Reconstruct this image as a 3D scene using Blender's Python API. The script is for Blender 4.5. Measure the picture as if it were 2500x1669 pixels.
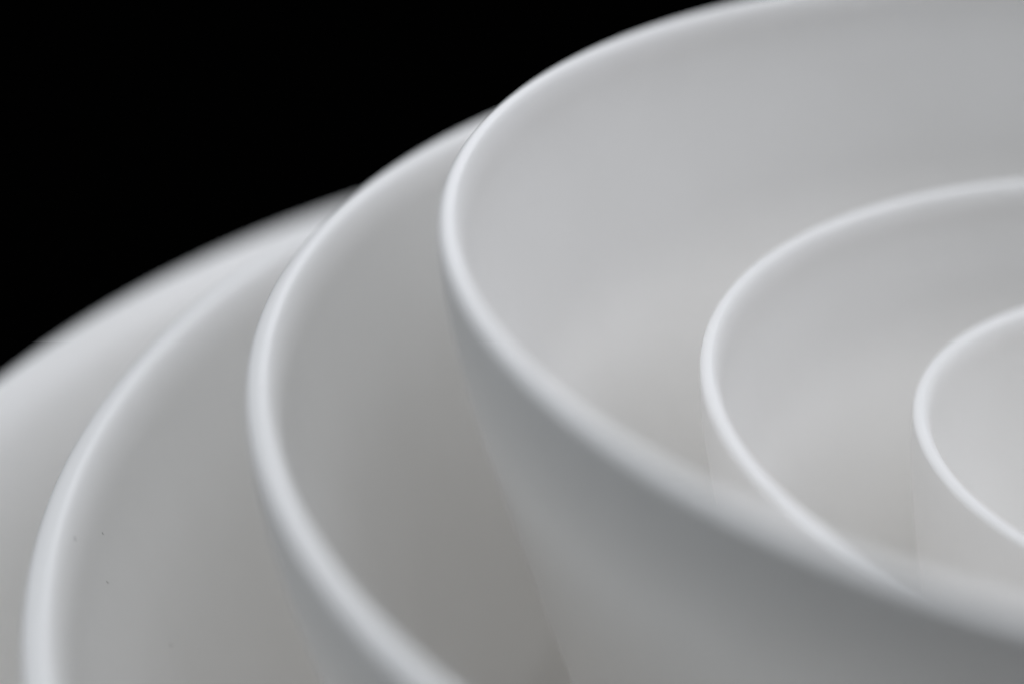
import bpy, bmesh, math
from mathutils import Vector, Matrix

# ------------------------------------------------------------------ clear
for o in list(bpy.data.objects):
    bpy.data.objects.remove(o, do_unlink=True)
scene = bpy.context.scene
COL = scene.collection
MM = 0.001

# ------------------------------------------------------------------ camera
ELEV = 0.4684            # looking down about 27 degrees
DIST = 0.300             # metres to the plane in focus
cam_data = bpy.data.cameras.new('camera')
cam = bpy.data.objects.new('camera', cam_data)
COL.objects.link(cam)
cam.location = (0.0, -DIST * math.cos(ELEV), DIST * math.sin(ELEV))
cam.rotation_euler = (math.pi / 2 - ELEV, 0.0, 0.0)
cam_data.sensor_width = 36.0
cam_data.lens = 36.0 * 5080.0 / 2500.0
cam_data.clip_start = 0.01
cam_data.clip_end = 50.0
cam_data.dof.use_dof = True
cam_data.dof.focus_distance = DIST
cam_data.dof.aperture_fstop = 5.0
scene.camera = cam

# ------------------------------------------------------------------ world: a dark studio
world = bpy.data.worlds.new('World')
scene.world = world
world.use_nodes = True
bg = world.node_tree.nodes['Background']
bg.inputs['Color'].default_value = (0, 0, 0, 1)
bg.inputs['Strength'].default_value = 0.0

# ------------------------------------------------------------------ lamps (soft boxes)
def softbox(name, loc, target, sx, sy, power, colour):
    d = bpy.data.lights.new(name, 'AREA')
    d.shape = 'RECTANGLE'
    d.size, d.size_y = sx, sy
    d.energy = power
    d.color = colour
    o = bpy.data.objects.new(name, d)
    COL.objects.link(o)
    o.location = loc
    o.rotation_euler = (Vector(target) - Vector(loc)).to_track_quat('-Z', 'Y').to_euler()
    return o

BOWL_AT = (0.10, -0.01, 0.0)
def around(azimuth, elevation, r=1.0):
    a, e = math.radians(azimuth), math.radians(elevation)
    return (BOWL_AT[0] + r * math.cos(e) * math.cos(a), BOWL_AT[1] + r * math.cos(e) * math.sin(a), BOWL_AT[2] + r * math.sin(e))

COOL, PALE = (0.90, 0.94, 1.0), (0.92, 0.935, 1.0)
softbox('softbox_overhead', around(0, 90), BOWL_AT, 0.6, 0.5, 2.5, COOL)
softbox('softbox_overhead_left', around(180, 70), BOWL_AT, 0.6, 0.5, 3.2, COOL)
softbox('softbox_overhead_right', around(0, 70), BOWL_AT, 0.6, 0.5, 1.1, COOL)
softbox('softbox_right', around(16, 42), BOWL_AT, 0.6, 0.5, 3.2, PALE)
softbox('softbox_behind', around(90, 24), BOWL_AT, 0.6, 0.5, 1.4, PALE)
softbox('softbox_left', around(187, 15), BOWL_AT, 0.6, 0.5, 1.3, (0.86, 0.93, 1.0))

# ------------------------------------------------------------------ colour management
scene.view_settings.view_transform = 'Standard'
scene.view_settings.look = 'None'
scene.view_settings.exposure = 0.0
scene.view_settings.gamma = 1.0
scene.view_settings.use_curve_mapping = False
scene.cycles.max_bounces = 16
scene.cycles.diffuse_bounces = 10

# ------------------------------------------------------------------ materials
def porcelain():
    m = bpy.data.materials.new('white_glazed_porcelain')
    m.use_nodes = True
    nt = m.node_tree
    b = nt.nodes['Principled BSDF']
    b.inputs['Roughness'].default_value = 0.34
    b.inputs['IOR'].default_value = 1.48
    tc = nt.nodes.new('ShaderNodeTexCoord')
    # very slight cloudiness of the body under the glaze
    n = nt.nodes.new('ShaderNodeTexNoise')
    n.inputs['Scale'].default_value = 55.0
    n.inputs['Detail'].default_value = 4.0
    r = nt.nodes.new('ShaderNodeValToRGB')
    r.color_ramp.elements[0].position = 0.3
    r.color_ramp.elements[0].color = (0.899, 0.888, 0.868, 1)
    r.color_ramp.elements[1].position = 0.7
    r.color_ramp.elements[1].color = (0.919, 0.908, 0.890, 1)
    nt.links.new(tc.outputs['Object'], n.inputs['Vector'])
    nt.links.new(n.outputs['Fac'], r.inputs['Fac'])
    nt.links.new(r.outputs['Color'], b.inputs['Base Color'])
    # gloss that is not quite even
    n2 = nt.nodes.new('ShaderNodeTexNoise')
    n2.inputs['Scale'].default_value = 140.0
    n2.inputs['Detail'].default_value = 3.0
    mr = nt.nodes.new('ShaderNodeMapRange')
    mr.inputs['To Min'].default_value = 0.30
    mr.inputs['To Max'].default_value = 0.36
    nt.links.new(tc.outputs['Object'], n2.inputs['Vector'])
    nt.links.new(n2.outputs['Fac'], mr.inputs['Value'])
    nt.links.new(mr.outputs['Result'], b.inputs['Roughness'])
    return m

def black_cloth():
    m = bpy.data.materials.new('black_velvet')
    m.use_nodes = True
    nt = m.node_tree
    b = nt.nodes['Principled BSDF']
    b.inputs['Roughness'].default_value = 1.0
    b.inputs['Specular IOR Level'].default_value = 0.0
    n = nt.nodes.new('ShaderNodeTexNoise')
    n.inputs['Scale'].default_value = 300.0
    r = nt.nodes.new('ShaderNodeValToRGB')
    r.color_ramp.elements[0].color = (0.0003, 0.0003, 0.0003, 1)
    r.color_ramp.elements[1].color = (0.0007, 0.0007, 0.0007, 1)
    tc = nt.nodes.new('ShaderNodeTexCoord')
    nt.links.new(tc.outputs['Object'], n.inputs['Vector'])
    nt.links.new(n.outputs['Fac'], r.inputs['Fac'])
    nt.links.new(r.outputs['Color'], b.inputs['Base Color'])
    return m

def lint():
    m = bpy.data.materials.new('grey_lint')
    m.use_nodes = True
    nt = m.node_tree
    b = nt.nodes['Principled BSDF']
    b.inputs['Roughness'].default_value = 0.9
    n = nt.nodes.new('ShaderNodeTexNoise')
    n.inputs['Scale'].default_value = 4000.0
    r = nt.nodes.new('ShaderNodeValToRGB')
    r.color_ramp.elements[0].color = (0.34, 0.33, 0.30, 1)
    r.color_ramp.elements[1].color = (0.46, 0.45, 0.42, 1)
    nt.links.new(n.outputs['Fac'], r.inputs['Fac'])
    nt.links.new(r.outputs['Color'], b.inputs['Base Color'])
    return m

PORC, VELVET, LINT = porcelain(), black_cloth(), lint()

# ------------------------------------------------------------------ the surface under the bowls
TABLE_Z = -0.122
bm = bmesh.new()
bmesh.ops.create_grid(bm, x_segments=8, y_segments=8, size=3.0)
me = bpy.data.meshes.new('tabletop')
bm.to_mesh(me); bm.free()
me.materials.append(VELVET)
table = bpy.data.objects.new('tabletop', me)
table.location = (0, 0, TABLE_Z)
table['kind'] = 'structure'
COL.objects.link(table)

# ------------------------------------------------------------------ bowls
SEG = 384
SOFT = 12.0

def drop(h, taper, flare, soft=SOFT):
    """how far the wall has moved in at h mm below the rim: upright at the lip, then a straight taper;
    a flared bowl also opens out by so many mm towards its lip"""
    if h <= 0:
        return 0.0
    return taper * (h - soft * (1 - math.exp(-h / soft))) + flare * (1 - math.exp(-h / 13.0))

def revolve(name, profile, parent, mat, closed=False, flip=False):
    """profile: list of (r, z) in mm"""
    verts, faces = [], []
    P = len(profile)
    ring_of = []
    for (r, z) in profile:
        if r < 1e-6:
            ring_of.append((len(verts), 1)); verts.append((0, 0, z * MM))
        else:
            ring_of.append((len(verts), SEG))
            for s in range(SEG):
                a = 2 * math.pi * s / SEG
                verts.append((r * MM * math.cos(a), r * MM * math.sin(a), z * MM))
    pairs = [(i, i + 1) for i in range(P - 1)] + ([(P - 1, 0)] if closed else [])
    for i, j in pairs:
        (a, na), (b, nb) = ring_of[i], ring_of[j]
        for s in range(SEG):
            t = (s + 1) % SEG
            if na == 1:
                faces.append((a, b + t, b + s))
            elif nb == 1:
                faces.append((a + s, a + t, b))
            else:
                faces.append((a + s, a + t, b + t, b + s))
    me = bpy.data.meshes.new(name)
    me.from_pydata(verts, [], faces)
    if flip:
        me.flip_normals()
    for p in me.polygons:
        p.use_smooth = True
    me.materials.append(mat)
    o = bpy.data.objects.new(name, me)
    o.parent = parent
    COL.objects.link(o)
    return o

def arc(cx, cz, rx, rz, a0, a1, n):
    out = []
    for i in range(n + 1):
        a = math.radians(a0 + (a1 - a0) * i / n)
        out.append((cx + rx * math.cos(a), cz + rz * math.sin(a)))
    return out

FOOT_H = 2.5
FLOOR_T = 3.5

def bowl_shape(R, top, foot, t, taper, flare):
    """R outer radius at the lip, top of the lip, underside of the foot, wall thickness: all mm,
    heights relative to the foot (foot = 0)"""
    H = top - foot
    lip_o, lip_i = 0.46 * t, 0.54 * t       # the lip rolls off quickly outside and slowly inside
    zo, zi = 0.20 * t, 1.25 * t             # vertical reach of the two roll-offs
    seam = 3.2 * t                          # rim and body meet here
    fil = min(0.20 * H, 0.32 * R)           # rounding from wall to base
    base_z = FOOT_H                         # underside of the body
    floor_z = FOOT_H + FLOOR_T
    ro = lambda z: R - drop(H - zo - z, taper, flare)
    ri = lambda z: R - t - drop(H - zo - z, taper, flare, SOFT * 0.45) - 0.25 * t * min(1, max(0, (H - z) / H))
    # rim: from outside seam, over the lip, to the inside seam
    rim = []
    zs = H - seam
    n = 8
    for i in range(n):
        z = zs + (H - zo - zs) * i / n
        rim.append((ro(z), z))
    rim += arc(R - lip_o, H - zo, lip_o, zo, 0, 90, 10)
    inner = arc(R - lip_o, H - zi, lip_i, zi, 90, 180, 14)[1:]
    # blend the lip's inside into the inner wall
    inner = [(r + ri(z) - (R - t), z) for (r, z) in inner]
    rim += inner
    n = 6
    for i in range(1, n + 1):
        z = (H - zi) + (zs - (H - zi)) * i / n
        rim.append((ri(z), z))
    # body: outside wall down, base, inside floor, inside wall up
    body = []
    n = 26
    z1 = base_z + fil
    for i in range(n + 1):
        z = zs + (z1 - zs) * i / n
        body.append((ro(z), z))
    rb = ro(z1)
    body += arc(rb - fil, z1, fil, fil, 0, -90, 16)[1:]
    body.append(((rb - fil) * 0.5, base_z)); body.append((0, base_z))
    body.append((0, floor_z)); body.append(((rb - fil) * 0.5, floor_z))
    z2 = floor_z + fil
    rb2 = ri(z2)
    body += arc(rb2 - fil, z2, fil, fil, -90, 0, 16)
    for i in range(1, n + 1):
        z = z2 + (zs - z2) * i / n
        body.append((ri(z), z))
    # foot ring
    rf = rb - fil * 0.75
    w = 3.2
    foot_ring = [(rf - w / 2, base_z + 0.3), (rf - w / 2, 0.8)] + arc(rf - w / 2 + 0.8, 0.8, 0.8, 0.8, 180, 270, 4)[1:] \
        + arc(rf + w / 2 - 0.8, 0.8, 0.8, 0.8, 270, 360, 4) + [(rf + w / 2, base_z + 0.6)]
    return rim, body, foot_ring, floor_z

# rim centre x, y, z, radius (mm), lip thickness, wall taper, flare, label
BOWLS = [
    (102.6, -11.2, -42.5, 208.6, 4.2, 0.12, 6.5, 'widest white glazed bowl, outermost of the nest, its rim the lowest of all'),
    (108.5, -15.0, -18.4, 171.8, 4.0, 0.32, 0.0, 'second widest white bowl with the thickest rim, resting directly inside the outermost bowl'),
    (99.3, -11.6, 5.2, 133.2, 3.3, 0.32, 0.0, 'third widest white bowl, standing around the tallest bowl and inside the thick-rimmed one'),
    (99.3, -12.4, 25.1, 107.6, 2.5, 0.32, 0.0, 'tallest white bowl of the nest, its rim rising above all the others'),
    (102.6, -12.4, -1.0, 74.9, 2.3, 0.32, 0.0, 'second smallest white bowl, sunk inside the tallest bowl, around the smallest one'),
    (108.9, -6.4, -12.9, 49.1, 2.2, 0.20, 0.0, 'smallest white bowl, innermost of the nest'),
]
roots = []
foot_z = TABLE_Z / MM
for (x, y, z, r, t, taper, flare, label) in BOWLS:
    root = bpy.data.objects.new('nested_bowl', None)
    root.empty_display_size = 0.02
    root.location = (x * MM, y * MM, foot_z * MM)
    root['label'] = label
    root['category'] = 'bowl'
    root['group'] = 'white bowls nested one inside another'
    COL.objects.link(root)
    r += 0.60 * t
    t *= 1.38                                # the lip is a little thicker, towards the inside
    rim, body, foot_ring, floor = bowl_shape(r, z + 0.3 * t, foot_z, t, taper, flare)
    revolve('body', body, root, PORC, flip=True)
    revolve('rim', rim, root, PORC)
    revolve('foot_ring', foot_ring, root, PORC, closed=True)
    roots.append(root)
    foot_z += floor

# ------------------------------------------------------------------ lint on the thick-rimmed bowl
def lint_fibre(angle, z, r, length, tilt, curl, label):
    """a short curled fibre lying on the inner wall: angle round the bowl, height and radius of the spot (mm)"""
    a = math.radians(angle)
    c = roots[1].location
    n = Vector((-math.cos(a) * 0.96, -math.sin(a) * 0.96, 0.27)).normalized()    # off the wall
    u = Vector((-math.sin(a), math.cos(a), 0.0))
    v = n.cross(u).normalized()
    d = (u * math.cos(tilt) + v * math.sin(tilt)).normalized()
    e = n.cross(d)
    p0 = Vector((c.x + r * MM * math.cos(a), c.y + r * MM * math.sin(a), c.z + z * MM))
    rad = 0.038
    verts, faces, N, K = [], [], 9, 6
    for i in range(N):
        s = i / (N - 1) - 0.5
        q = d * (s * length) + e * (curl * length * (4 * s * s - 0.5 * s)) + n * (rad + 0.02 + 0.12 * max(0, s))
        rr = rad * (1.0 - 1.2 * s * s)
        for k in range(K):
            b = 2 * math.pi * k / K
            verts.append(tuple((q + (e * math.cos(b) + n * math.sin(b)) * rr) * MM))
    for i in range(N - 1):
        for k in range(K):
            k2 = (k + 1) % K
            faces.append((i * K + k, i * K + k2, (i + 1) * K + k2, (i + 1) * K + k))
    faces.append(tuple(range(K - 1, -1, -1)))
    faces.append(tuple(range((N - 1) * K, N * K)))
    me = bpy.data.meshes.new('lint_fibre')
    me.from_pydata(verts, [], faces)
    for p in me.polygons:
        p.use_smooth = True
    me.materials.append(LINT)
    o = bpy.data.objects.new('lint_fibre', me)
    o.location = p0
    o['label'] = label
    o['category'] = 'lint'
    o['group'] = 'bits of lint on the thick-rimmed bowl'
    COL.objects.link(o)

FLUFF = 'tiny grey bit of lint clinging to the inner wall of the thick-rimmed bowl'
lint_fibre(-177.47, 96.98, 169.37, 1.00, 0.35, 0.25, FLUFF)
lint_fibre(179.09, 91.28, 167.60, 0.55, 1.75, 0.15, FLUFF)
lint_fibre(-178.96, 86.60, 166.32, 0.80, 2.30, 0.20, FLUFF)
lint_fibre(177.24, 68.13, 160.35, 0.85, 2.55, 0.35, FLUFF)
